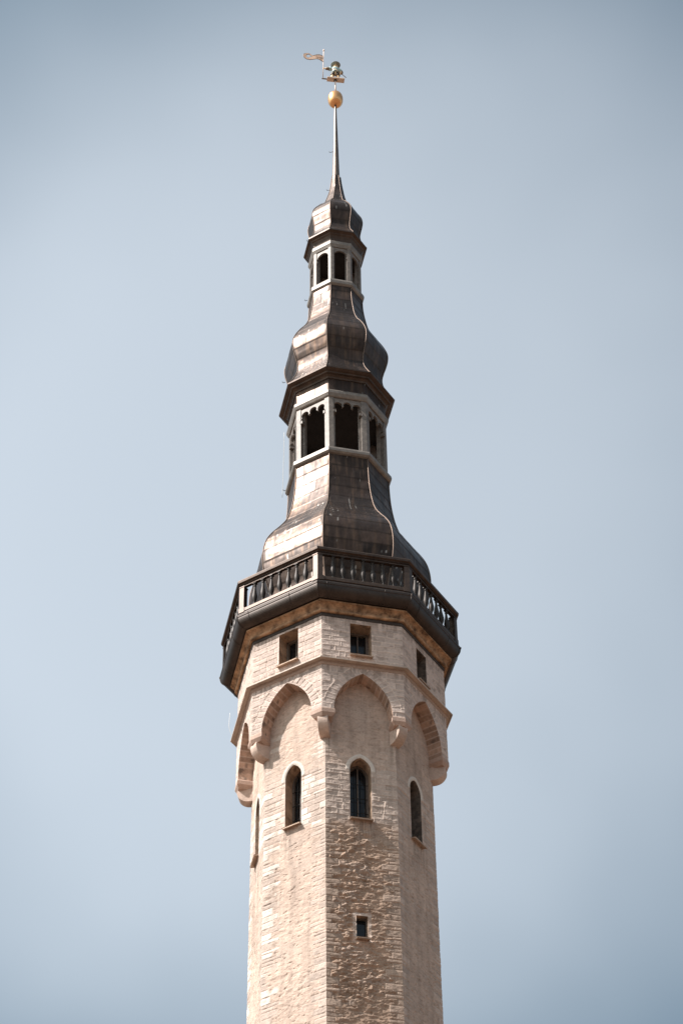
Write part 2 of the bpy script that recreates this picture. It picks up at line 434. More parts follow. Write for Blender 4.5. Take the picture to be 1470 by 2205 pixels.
def shaft_fn(j, s, z):
    w = WS
    ri, sh, dj, dz, dl = stones(j, s, z, CO_S, .26, .48, w, 0.0)
    edge_l = w + s; edge_r = w - s
    kl, kr = j % 8, (j + 1) % 8
    # alternate quoin lengths, the same courses on both sides of a corner
    ql = np.where((ri + kl) % 2 == 0, .17, .33) + .12 * (hsh(ri, kl + .5) - .4)
    qr = np.where((ri + kr) % 2 == 0, .33, .17) + .12 * (hsh(ri, kr + .9) - .4)
    bias = .10 if j == -1 else (-.05 if j == 0 else 0.0)
    mq = np.maximum(sstep(.02, -.02, edge_l - ql - bias), sstep(.02, -.02, edge_r - qr))
    dq = np.minimum(dz, np.minimum(np.abs(edge_l - ql - bias), np.abs(edge_r - qr)))
    ash = sstep(30.93, 31.0, z) * sstep(32.5, 32.42, z + .25 * (fbm(s / .4 + j, z / .3, 4) - .5))
    if j in (-1, -2): ash = ash * np.where(s > -.1, 1, .6) 
    mq = mq * np.where(ash > .5, 1.0, sstep(.30, .52, fbm(s / .5 + j * 8.8, z / .55, 77, 3) + (.14 if j in (0, 1) else .0)))
    m = np.maximum(mq * np.where(z > 32.45, .55, 1.0), ash)
    inq = mq > .5
    d = np.where(inq, np.minimum(dq, dz), dj)
    sid = np.where(inq, hsh(ri, np.where(edge_l < edge_r, kl, kr) + 11.0), sh)
    joint = sstep(.014, .005, d)
    # plaster relief
    rough = {0: .046, -1: .0105, -2: .012, 1: .011}.get(j, .016)
    up = sstep(30.6, 31.0, z)
    amp = rough * (1 - up) + .008 * up
    lump = fbm(s / .13 + j * 9.1, z / .07, 2 + (j % 8), 5, .62)
    lump = lump + .5 * (1 - np.abs(2 * fbm(s / .22 + j * 3.7, z / .10 + 5, 13, 3) - 1) ** .8)
    big = fbm(s / .7 + j * 2.2, z / .9, 17, 3)
    hp = amp * (lump - .85) * (.55 + 1.0 * sstep(.3, .62, big)) * 1.6
    hpits = -.012 * sstep(.70, .76, fbm(s / .12 + j, z / .05 + 3, 41, 3)) * (1 - up * .5)
    hs_ = (.014 if j in (0, 1) else .009) * (sid - .5) + .014 * (fbm(s / .09 + j, z / .05, 9, 3) - .5) - (.016 if j in (0, 1) else .012) * joint + .003
    if j == 0: hs_ = hs_ + np.where(ash > .5, .024 * joint, 0)
    h = hs_ * m + (hp + hpits) * (1 - m)
    # colour
    n1 = fbm(s / .5 + j * 4, z / .4, 51, 5)
    n2 = fbm(s / .11 + j, z / .06, 57, 4)
    stn = fbm(s / .25 + j * 7.7, z / 1.3, 63, 4)
    pl = PL[None] * (1 + .32 * (n2[:, None] - .5)) * (.84 + .32 * n1[:, None])
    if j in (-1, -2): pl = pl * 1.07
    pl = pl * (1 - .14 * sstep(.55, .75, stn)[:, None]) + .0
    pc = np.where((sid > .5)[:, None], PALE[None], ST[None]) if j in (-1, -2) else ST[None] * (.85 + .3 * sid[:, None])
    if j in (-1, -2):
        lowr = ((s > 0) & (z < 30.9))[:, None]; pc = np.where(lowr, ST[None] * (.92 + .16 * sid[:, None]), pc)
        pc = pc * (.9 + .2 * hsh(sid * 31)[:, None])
    sc = pc * (1 + .25 * (n2[:, None] - .5))
    sc = sc * (1 - joint[:, None]) + (MORT * .85)[None] * joint[:, None]
    c = pl * (1 - m[:, None]) + sc * m[:, None]
    if j == 0:                    # bare brown rubble core low on this face
        br = (sstep(31.1, 30.7, z + .35 * (fbm(s / .3, z / .2, 171, 3) - .5)) * (1 - .2 * m))[:, None]
        c = c * (1 - br) + c * np.array([.79, .715, .645])[None] * br
    # crisp-edged patches where the render coat has gone
    patch = sstep(.60, .63, fbm(s / .45 + j * 6, z / .28, 71, 4)) * (1 - m) * (.35)
    c = c * (1 - patch[:, None]) + (ST * .92)[None] * patch[:, None]
    pit = sstep(.68 if j != 1 else .65, .72, fbm(s / .075 + j * 5, z / .035 + 3, 43, 3)) * (1 - m) * .30
    c = c * (1 - pit[:, None]) + np.array([.17, .12, .09])[None] * pit[:, None]
    # soot and run-off below sills and corbels
    soot = np.zeros_like(s)
    st_n = fbm(s / .045 + j * 13, z / .9, 151, 3)
    if j in LANCET:
        c0, w0_, zz0 = LANCET[j][:3]
        soot = np.maximum(soot, sstep(.42, .62, st_n) * sstep(w0_ + .1, w0_ - .02, np.abs(s - c0)) * sstep(zz0 - 1.3, zz0 - .02, z) * (z < zz0) * .55)
    dcor = w - np.abs(s)
    soot = np.maximum(soot, sstep(.38, .6, st_n) * sstep(.24, .10, dcor) * sstep(32.2, 33.2, z) * .45)
    soot = np.maximum(soot, sstep(.50, .68, fbm(s / .09 + j * 3, z / 2.2, 157, 4)) * .16)
    c = c * (1 - soot[:, None]) + np.array([.15, .115, .095])[None] * soot[:, None]
    # pale dressed surround of the lancets and pale lintel stones
    if j in LANCET:
        sdv = sd_lancet(s, z, *LANCET[j])
        hm = hood(sdv) * sstep(32.33, 32.36, z)
        h = h * (1 - hm) + .014 * hm
        c = c * (1 - hm[:, None]) + (PALE * .95)[None] * hm[:, None]
        edge = sstep(.035, .0, sdv)
        h = h * (1 - edge)
    if j in SMALL:
        sdv = sd_rect(s, z, *SMALL[j]); b = sstep(.085, .075, sdv) * np.where((ri % 2) == 0, 1, .4)
        c = c * (1 - b[:, None]) + (ST * 1.12)[None] * b[:, None]
        h = h * (1 - sstep(.1, .02, sdv))
    return h, c

def gallery_fn(j, s, z):
    w = WG
    ri, sh, d, dz, dl = stones(j, s, z, CO_G, .24, .46, w, 4.0)
    edge = w - np.abs(s)
    k = np.where(s < 0, j % 8, (j + 1) % 8)
    q = np.where((ri + k + (s > 0)) % 2 == 0, .2, .4)
    inq = edge < q
    d = np.where(inq, np.minimum(dz, np.abs(edge - q)), np.minimum(d, np.abs(edge - q) + .0))
    sid = np.where(inq, hsh(ri, k + 21.0), sh)
    # voussoirs round the pointed arch
    sda = sd_lancet(s, z, *ARCH)
    cc = (1.12 ** 2 - .672 ** 2) / (2 * .672)
    ang = np.arctan2(z - 33.73, np.abs(s) + cc)
    ring = .20 + .05 * hsh(np.floor(ang / .105), np.sign(s), j)
    vou = (sda < ring) & (z > 33.95)
    va = ang / .105; vi = np.floor(va); vf = np.minimum(va - vi, 1 - va + vi) * .105 * 1.15
    d = np.where(vou, np.minimum(vf, np.abs(ring - sda)), np.minimum(d, np.where(z > 33.95, np.abs(sda - ring), 9)))
    sid = np.where(vou, hsh(vi, np.sign(s) + 2, j + .3), sid)
    joint = sstep(.014, .006, d)
    h = .008 * (sid - .5) + .010 * (fbm(s / .1 + j, z / .05, 19, 3) - .5) + (.007 if j != -1 else -.013) * joint
    n1 = fbm(s / .4 + j * 4, z / .3, 81, 5); n2 = fbm(s / .10 + j, z / .05, 87, 4)
    base = ST * np.array([1.07, 1.08, 1.11])
    c = base[None] * (.86 + .28 * sid[:, None]) * (.86 + .28 * n1[:, None]) * (1 + .25 * (n2[:, None] - .5))
    br = sstep(.62, .7, fbm(s / .5 + j * 3.3, z / .25, 91, 4)) * .3
    c = c * (1 - br[:, None]) + PLD[None] * br[:, None]
    c = c * (1 - joint[:, None] * .9) + (MORT * 1.06)[None] * joint[:, None] * .9
    soot = sstep(.45, .66, fbm(s / .05 + j * 7, z / .7, 161, 3)) * np.maximum(sstep(34.55, 34.98, z) * (z < 35.1), sstep(36.0, 36.45, z)) * .5
    soot = np.maximum(soot, sstep(.66, .72, fbm(s / .13 + j * 4, z / .08, 167, 3)) * .35)
    c = c * (1 - soot[:, None]) + np.array([.17, .125, .10])[None] * soot[:, None]
    h = h * sstep(.0, .04, sda)
    if j in SQUARE: h = h * sstep(.0, .05, sd_rect(s, z, *SQUARE[j]))
    return h, c

def wall(name, R, z0, z1, step, hole_fn, fnc, parent, flat_top=False):
    Vs = []; Qs = []; Cs = []; off = 0
    w = R * S8; ap = R * C8; fine = step
    for j in range(-4, 4):
        step = fine if j in (-2, -1, 0, 1) else fine * 3
        ns = int(round(2 * w / step)); nz = int(round((z1 - z0) / step))
        s1 = np.linspace(-w, w, ns + 1); zz = np.linspace(z0, z1, nz + 1)
        cellw = max(2 * w / ns, (z1 - z0) / nz)
        # shared corner profile: average of both faces' corner heights
        hc = {}
        for k in (j, j + 1):
            kl = k if k < 4 else -4; kr = k - 1 if k > -4 else 3
            hc[k] = .27 * (fnc(kl, np.full(nz + 1, -w), zz)[0] + fnc(kr, np.full(nz + 1, w), zz)[0])
        S, Zg = np.meshgrid(s1, zz); s = S.ravel().copy(); z = Zg.ravel().copy()
        holes = hole_fn(j)
        keep = np.ones((nz, ns), bool)
        for sdf in holes:
            sv = sdf(s, z)
            e = 1e-4
            gx = (sdf(s + e, z) - sdf(s - e, z)) / (2 * e); gz = (sdf(s, z + e) - sdf(s, z - e)) / (2 * e)
            near = np.abs(sv) < .62 * cellw
            inner = (np.abs(s) < w - 1e-6) & (z > z0 + 1e-6) & (z < z1 - 1e-6)
            mv = near & inner
            s[mv] -= (sv * gx)[mv]; z[mv] -= (sv * gz)[mv]
            sm = s.reshape(nz + 1, ns + 1); zm = z.reshape(nz + 1, ns + 1)
            cs = .25 * (sm[:-1, :-1] + sm[1:, :-1] + sm[:-1, 1:] + sm[1:, 1:]); cz = .25 * (zm[:-1, :-1] + zm[1:, :-1] + zm[:-1, 1:] + zm[1:, 1:])
            keep &= sdf(cs.ravel(), cz.ravel()).reshape(nz, ns) > -1e-4
        h, c = fnc(j, s, z)
        h = h.reshape(nz + 1, ns + 1)
        bl = sstep(.0, .05, w + s1)[None, :]; br = sstep(.0, .05, w - s1)[None, :]
        h = hc[j][:, None] * (1 - bl) + hc[j + 1][:, None] * (1 - br) + h * np.minimum(bl, br)
        hf = h.ravel()
        se = s + np.where(np.abs(np.abs(s) - w) < 1e-6, np.sign(s) * hf * T8, 0)
        n, t = fn(j), ft(j)
        V = n[None] * (ap + hf)[:, None] + t[None] * se[:, None]; V[:, 2] = z + Z0
        idx = np.arange((nz + 1) * (ns + 1)).reshape(nz + 1, ns + 1)
        Q = np.stack([idx[:-1, :-1], idx[:-1, 1:], idx[1:, 1:], idx[1:, :-1]], -1)[keep]
        Vs.append(V); Cs.append(c); Qs.append(Q + off); off += len(V)
    return np_mesh(name, np.concatenate(Vs), np.concatenate(Qs), STONE, parent, {'albedo': np.clip(np.concatenate(Cs), .02, .9)})

def shaft_holes(j):
    r = []
    if j in LANCET: r.append(lambda s, z, a=LANCET[j]: sd_lancet(s, z, *a))
    if j in SMALL: r.append(lambda s, z, a=SMALL[j]: sd_rect(s, z, *a))
    return r
def gallery_holes(j):
    r = [lambda s, z: sd_lancet(s, z, ARCH[0], ARCH[1], 30.0, ARCH[3], ARCH[4])]
    if j in SQUARE: r.append(lambda s, z, a=SQUARE[j]: sd_rect(s, z, *a))
    return r
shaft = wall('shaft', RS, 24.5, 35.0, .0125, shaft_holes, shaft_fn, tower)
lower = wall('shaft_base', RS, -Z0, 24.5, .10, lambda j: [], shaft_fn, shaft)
gallery = wall('corbelled_gallery', RG, 33.58, 36.62, .0125, gallery_holes, gallery_fn, tower)

def strip(name, j, pts, d_out, d_in, colfn, parent, ndep=8, mat=STONE, flip=False):
    """inner face of an opening: outline points swept from the outer wall plane to the inner one"""
    # densify
    q = [np.array(pts[0], float)]
    for a, b in zip(pts[:-1], pts[1:]):
        a, b = np.array(a, float), np.array(b, float); n = max(1, int(np.linalg.norm(b - a) / .022))
        q += [a + (b - a) * (i + 1) / n for i in range(n)]
    q = np.array(q); L = np.concatenate([[0], np.cumsum(np.linalg.norm(np.diff(q, axis=0), axis=1))])
    V = []; Cc = []
    dd = np.linspace(d_out, d_in, ndep + 1)
    tg = np.gradient(q, axis=0); tg /= np.linalg.norm(tg, axis=1)[:, None] + 1e-9
    nn = np.stack([-tg[:, 1], tg[:, 0]], 1)
    for i, d in enumerate(dd):
        wob = .012 * (fbm(L / .1 + j * 3.1, np.full(len(L), d / .1), 33, 3) - .5) * (0 if i == 0 else 1)
        qq = q + nn * wob[:, None]
        V.append(fn(j)[None] * d + ft(j)[None] * qq[:, :1] + ZV[None] * (qq[:, 1:] + Z0))
        Cc.append(colfn(L, np.full(len(L), d), q))
    V = np.concatenate(V); Cc = np.concatenate(Cc); m = len(q)
    idx = np.arange(len(V)).reshape(ndep + 1, m)
    Q = np.stack([idx[:-1, :-1], idx[:-1, 1:], idx[1:, 1:], idx[1:, :-1]], -1).reshape(-1, 4)
    if flip: Q = Q[:, ::-1]
    return np_mesh(name, V, Q, mat, parent, {'albedo': np.clip(Cc, .02, .9)})

def soffit_col(L, d, q):
    per = .135; k = np.floor(L / per); f = L / per - k
    jt = sstep(.10, .03, np.minimum(f, 1 - f))
    n = fbm(L / .08, d / .05, 101, 4); n2 = fbm(L / .3, d / .2, 107, 3)
    base = PLD * np.array([.98, .90, .84])
    c = base[None] * (.72 + .5 * hsh(k, 3.0)[:, None]) * (.75 + .5 * n[:, None]) * (.85 + .3 * n2[:, None])
    blk = sstep(.70, .74, fbm(L / .16 + 2, d / .12, 111, 3)) * .6
    c = c * (1 - blk[:, None]) + np.array([.09, .07, .06])[None] * blk[:, None]
    return c * (1 - jt[:, None] * .7) + MORT[None] * jt[:, None] * .7
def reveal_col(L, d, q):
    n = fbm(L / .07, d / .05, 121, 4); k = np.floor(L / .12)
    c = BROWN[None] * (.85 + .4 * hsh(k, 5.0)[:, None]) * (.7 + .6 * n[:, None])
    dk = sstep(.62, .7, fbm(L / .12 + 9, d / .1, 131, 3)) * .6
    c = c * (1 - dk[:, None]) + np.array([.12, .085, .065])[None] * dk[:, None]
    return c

# arch soffits, corner imposts and corbels
for j in range(-4, 4):
    o = lancet_outline(*ARCH, n=16)         # bl, br, right arc.., left arc
    path = o[1:] + [o[0]]
    strip('arch_soffit', j, path, AG, AS - .03, soffit_col, gallery, 12)
def uv_stone(mb, name, parent, colour):
    ob = mb.build(name, STONE, parent)
    n = len(ob.data.vertices)
    co = np.zeros(n * 3, np.float32); ob.data.vertices.foreach_get('co', co); co = co.reshape(-1, 3)
    nz = fbm(co[:, 0] / .12 + co[:, 1] / .17, co[:, 2] / .1, 141, 3)
    c = np.asarray(colour)[None] * (.66 + .6 * nz[:, None])
    at = ob.data.attributes.new('albedo', 'FLOAT_COLOR', 'POINT')
    at.data.foreach_set('color', np.concatenate([c, np.ones((n, 1))], 1).astype(np.float32).ravel())
    return ob
def corner_poly(k, z, side, out, R):
    """plan of the pier at corner k at height z, counter-clockwise from above"""
    jl, jr = k - 1, k
    a = AG + out
    pr_out = FP(jr, -WG + side, a, z); pr_in = FP(jr, -WG + side, AS - .05, z)
    pl_out = FP(jl, WG - side, a, z); pl_in = FP(jl, WG - side, AS - .05, z)
    return [pl_in, pl_out, vdir(k) * (R + out / C8) + ZV * z, pr_out, pr_in]
for k in range(-4, 4):
    side = WG - .672
    mb = MB()
    mb.prism(corner_poly(k, 33.515, side - .045, -.03, RG), corner_poly(k, 33.60, side + .02, .016, RG))
    mb.prism(corner_poly(k, 33.601, side + .02, .016, RG), corner_poly(k, 33.70, side + .02, .016, RG))
    mb.prism(corner_poly(k, 33.701, side + .02, .016, RG), corner_poly(k, 33.735, side + .003, .003, RG))
    imp = uv_stone(mb, 'impost', gallery, PLD * np.array([1.05, 1.0, .98]))
    mb = MB()
    pts = [(1.98, 33.53), (2.36, 33.53)] + [(2.36 + .03 * math.sin(a), 33.50) for a in (1.57,)]
    # quarter-round nose
    pts = [(1.95, 33.54), (2.40, 33.54), (2.415, 33.47)] + \
          [(2.13 + .285 * math.cos(a), 33.47 - .30 * math.sin(a)) for a in np.linspace(.12, 1.5, 10)] + [(1.95, 33.165)]
    r_, tt = vdir(k), np.array([-vdir(k)[1], vdir(k)[0], 0])
    hw = .118
    ringA = [r_ * R + tt * (-hw) + ZV * z for R, z in pts]; ringB = [r_ * R + tt * hw + ZV * z for R, z in pts]
    mb.prism(ringB[::-1], ringA[::-1]) if False else mb.prism(ringA, ringB)
    # slim bevelled edge bands so the nose does not look machine cut
    cb = uv_stone(mb, 'corbel', gallery, ST * np.array([1.10, 1.06, 1.04]))
    bvm = cb.modifiers.new('edge', 'BEVEL'); bvm.width = .012; bvm.segments = 2; bvm.limit_method = 'ANGLE'; bvm.angle_limit = RAD(50)

# --- windows
def window(kind, j, out, ap, depth, bars, sill_ext=.03, sill_drop=.05, mull=0, frame_w=.05, label=None):
    # reveals on the right-hand face get their shade painted in as darker colour
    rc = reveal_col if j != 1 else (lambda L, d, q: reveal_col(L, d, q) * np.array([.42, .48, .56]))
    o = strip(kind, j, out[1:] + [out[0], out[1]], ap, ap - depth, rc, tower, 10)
    if label: o['label'] = label
    xsn = [p[0] for p in out]; zsn = [p[1] for p in out]
    x0, x1, za, zb = min(xsn), max(xsn), min(zsn), max(zsn)
    n, t = fn(j), ft(j)
    # dark leaded pane, a plate of its own thickness
    mb = MB(); e = .02
    cx, cz = .5 * (x0 + x1), .5 * (za + zb)
    big = [(cx + (a - cx) * 1.06, cz + (b - cz) * 1.03) for a, b in out]
    mb.plate(big, n * (ap - depth + .0), t, n, .03); mb.build('pane', GLASS, o)
    # frame follows the outline
    mb = MB()
    pts = out + [out[0]]
    for a, b in zip(pts[:-1], pts[1:]):
        a, b = np.array(a), np.array(b); L = np.linalg.norm(b - a)
        if L < 1e-6: continue
        d = (b - a) / L; inn = np.array([-d[1], d[0]])
        m_ = (a + b) / 2 + inn * frame_w / 2
        mb.box(FP(j, m_[0], ap - depth + .032, m_[1]), (t * d[0] + ZV * d[1]) * (L / 2 + .004), (t * inn[0] + ZV * inn[1]) * frame_w / 2, n * .03)
    for i in range(mull):
        s_ = x0 + (x1 - x0) * (i + 1) / (mull + 1)
        mb.box(FP(j, s_, ap - depth + .028, cz), t * .014, n * .02, ZV * ((zb - za) / 2 - .06))
    mb.build('frame', WOOD, o)
    if bars:
        mb = MB()
        for f in bars:
            z_ = za + (zb - za) * f
            mb.tube([FP(j, x0 + .01, ap - depth + .07, z_), FP(j, x1 - .01, ap - depth + .07, z_)], .007, 6)
        for f in (.36, .66):
            s_ = x0 + (x1 - x0) * f
            mb.tube([FP(j, s_, ap - depth + .075, za + .01), FP(j, s_, ap - depth + .075, zb - (.12 if kind == 'lancet_window' else .01))], .008, 6)
        mb.build('grille', IRON, o)
    mb = MB()
    mb.box(FP(j, cx, ap - .06 + sill_ext / 2, za - .012) + ZV * .0, t * ((x1 - x0) / 2 + .012), (n + ZV * -.22) * (.10 + sill_ext / 2), (ZV + n * .22) * .014, .004)
    mb.build('sill', SILLM, o)
    return o
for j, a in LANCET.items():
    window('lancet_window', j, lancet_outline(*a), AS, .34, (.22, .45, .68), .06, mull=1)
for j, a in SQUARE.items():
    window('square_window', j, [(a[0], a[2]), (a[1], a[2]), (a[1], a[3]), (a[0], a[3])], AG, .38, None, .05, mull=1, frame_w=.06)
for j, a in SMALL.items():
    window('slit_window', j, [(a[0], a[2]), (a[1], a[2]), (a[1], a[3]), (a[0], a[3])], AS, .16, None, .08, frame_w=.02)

# --- string course: copper drip over a small stone moulding
mb = MB(); oct_ring(mb, [(2.47, 35.085), (2.60, 35.088), (2.605, 35.072), (2.628, 35.072), (2.63, 35.10), (2.47, 35.20)])
sc_ = mb.build('string_course', STRINGM, tower)
mb = MB(); oct_ring(mb, [(2.455, 34.98), (2.485, 34.995), (2.50, 35.03), (2.505, 35.083), (2.46, 35.084)])
uv_stone(mb, 'bed_moulding', sc_, PLD * .95)

# --- stone cornice under the gallery walk
mb = MB(); oct_ring(mb, [(2.44, 36.545), (2.535, 36.53), (2.56, 36.545), (2.566, 36.575), (2.552, 36.60), (2.53, 36.605), (2.532, 36.64), (2.55, 36.68), (2.585, 36.72), (2.63, 36.745), (2.668, 36.75), (2.668, 36.79), (2.56, 36.84)])
cor = mb.build('cornice', CORN, tower)
mb = MB(); oct_ring(mb, [(2.40, 36.44), (2.478, 36.435), (2.486, 36.45), (2.488, 36.53), (2.47, 36.57), (2.40, 36.58)])
mb.build('cornice_groove', GROOVE, cor)  # dark band below the cornice, in one dark base colour

# --- gutter
prof = [(2.60, 36.83), (2.715, 36.80), (2.735, 36.805)] + [(2.735 + .205 * math.sin(a), 36.805 + .235 * (1 - math.cos(a))) for a in np.linspace(.25, 1.57, 9)] + \
       [(2.952, 37.05), (2.958, 37.10), (2.945, 37.125), (2.90, 37.13), (2.90, 37.19), (1.9, 37.21)]
mb = MB(); oct_ring(mb, prof); gut = mb.build('gutter', GUTTER, tower)
for k in range(-4, 4):           # soldered mitres
    mb = MB(); mb.tube([vdir(k) * (R + .004) + ZV * z for R, z in prof[2:14]], .012, 6)
    mb.build('gutter_mitre', GUTTER, gut)
for j in range(-4, 4):           # lapped joints between the gutter lengths
    for q_ in (-.36, .22):
        q_ += rng.uniform(-.08, .08)
        mb = MB(); mb.tube([FP(j, q_ * R * S8 * 2, R * C8 + .002, z) for R, z in prof[2:14]], .007, 6); mb.build('gutter_joint', GUTTER, gut)

gut.scale = (.988, 1, 1); gut.location = (-.018, 0, 0)

# --- balustrade
bal = bpy.data.objects.new('balustrade', None); COL.objects.link(bal); bal.parent = tower
bal.scale = (.986, 1, 1); bal.location = (-.018, 0, 0)
RB = 2.905; WB = RB * S8; AB = RB * C8
mb = MB(); oct_ring(mb, [(2.80, 38.075), (2.905, 38.075), (2.905, 38.10), (2.955, 38.12), (2.963, 38.175), (2.955, 38.20), (2.86, 38.225), (2.77, 38.20), (2.765, 38.12), (2.80, 38.10)], True)
mb.build('handrail', DARKCU, bal)
mb = MB(); oct_ring(mb, [(2.80, 38.02), (2.885, 38.02), (2.885, 38.074), (2.80, 38.074)], True)
oct_ring(mb, [(2.79, 37.215), (2.895, 37.215), (2.905, 37.225), (2.905, 37.31), (2.885, 37.335), (2.80, 37.335), (2.79, 37.31)], True)
mb.build('rail', DARKCU, bal)
for k in range(-4, 4):
    mb = MB(); zA, zB = 37.192, 38.018
    def ring(z, sd_, out_):
        a = AB + out_
        return [FP(k - 1, WB - sd_, AB - .15, z), FP(k - 1, WB - sd_, a, z), vdir(k) * (RB + out_ / C8) + ZV * z, FP(k, -WB + sd_, a, z), FP(k, -WB + sd_, AB - .15, z)]
    mb.prism(ring(zA, .15, .012), ring(37.33, .15, .012)); mb.prism(ring(37.331, .125, 0), ring(37.99, .125, 0)); mb.prism(ring(37.991, .145, .008), ring(zB, .145, .008))
    mb.build('post', DARKCU, bal)
bprof = [(.050, 0), (.050, .02), (.030, .03), (.026, .05), (.028, .08), (.042, .12), (.060, .18), (.068, .235), (.066, .28), (.055, .35), (.041, .43), (.031, .51), (.027, .555), (.027, .575),
         (.036, .585), (.038, .60), (.028, .615), (.028, .63), (.040, .64), (.040, .66)]
mb = MB(False); mb.lathe((0, 0, 0), bprof, 14)
mb.box((0, 0, .675), (.048, 0, 0), (0, .048, 0), (0, 0, .012))
b0 = mb.build('baluster', simple('baluster_copper', (.036, .027, .022), .55, .5, .3, 9), bal)
first = True
for j in range(-4, 4):
    for i in range(-3, 4):
        p = FP(j, i * .245 * .99, AB - .075, 37.337)
        o = b0 if first else b0.copy()
        if not first: COL.objects.link(o); o.parent = bal
        first = False
        o.location = P(p); o.rotation_euler = (rng.uniform(-.018, .018), rng.uniform(-.018, .018), TH + RAD(45) * (j + .5) + rng.uniform(-.06, .06))
    q_ = rng.uniform(.96, 1.05); o.scale = (q_, q_, 1)

# --- copper roofs
DOME1 = [(37.20, 1.96), (37.9, 1.97), (38.28, 2.035), (38.7, 2.165), (39.0, 2.232), (39.3, 2.255), (39.55, 2.245), (39.78, 2.21), (40.02, 2.14), (40.31, 1.99), (40.65, 1.765), (40.98, 1.575), (41.33, 1.46), (41.71, 1.385), (42.12, 1.335), (42.53, 1.31), (42.97, 1.30)]
DOME2 = [(45.965, 1.545), (46.05, 1.488), (46.23, 1.392), (46.42, 1.305), (46.6, 1.25), (46.78, 1.235), (46.98, 1.265), (47.23, 1.34), (47.5, 1.398), (47.76, 1.402), (48.05, 1.315), (48.35, 1.17), (48.66, .99), (48.95, .885), (49.4, .80), (49.75, .758), (50.15, .742)]
DOME3 = [(52.40, .90), (52.5, .85), (52.68, .755), (52.9, .71), (53.12, .735), (53.35, .775), (53.55, .79), (53.75, .76), (53.93, .68), (54.1, .575), (54.22, .50), (54.31, .425)]
SPIKE = [(54.31, .405), (54.42, .360), (54.6, .313), (54.9, .245), (55.2, .195), (55.5, .158), (55.80, .132)]

def catmull(pts, step):
    pts = [np.array(p, float) for p in pts]; q = [2 * pts[0] - pts[1]] + pts + [2 * pts[-1] - pts[-2]]
    out = []
    for i in range(1, len(q) - 2):
        p0, p1, p2, p3 = q[i - 1:i + 3]; n = max(2, int(np.linalg.norm(p2 - p1) / step) + 1)
        d01, d12, d23 = (max(1e-3, np.linalg.norm(b - a) ** .5) for a, b in ((p0, p1), (p1, p2), (p2, p3)))
        m1 = (p2 - p1 + d12 * ((p1 - p0) / d01 - (p2 - p0) / (d01 + d12)))
        m2 = (p2 - p1 + d12 * ((p3 - p2) / d23 - (p3 - p1) / (d12 + d23)))
        for t in np.linspace(0, 1, n, endpoint=False):
            out.append((2 * t ** 3 - 3 * t ** 2 + 1) * p1 + (t ** 3 - 2 * t ** 2 + t) * m1 + (-2 * t ** 3 + 3 * t ** 2) * p2 + (t ** 3 - t ** 2) * m2)
    out.append(pts[-1]); return np.array(out)

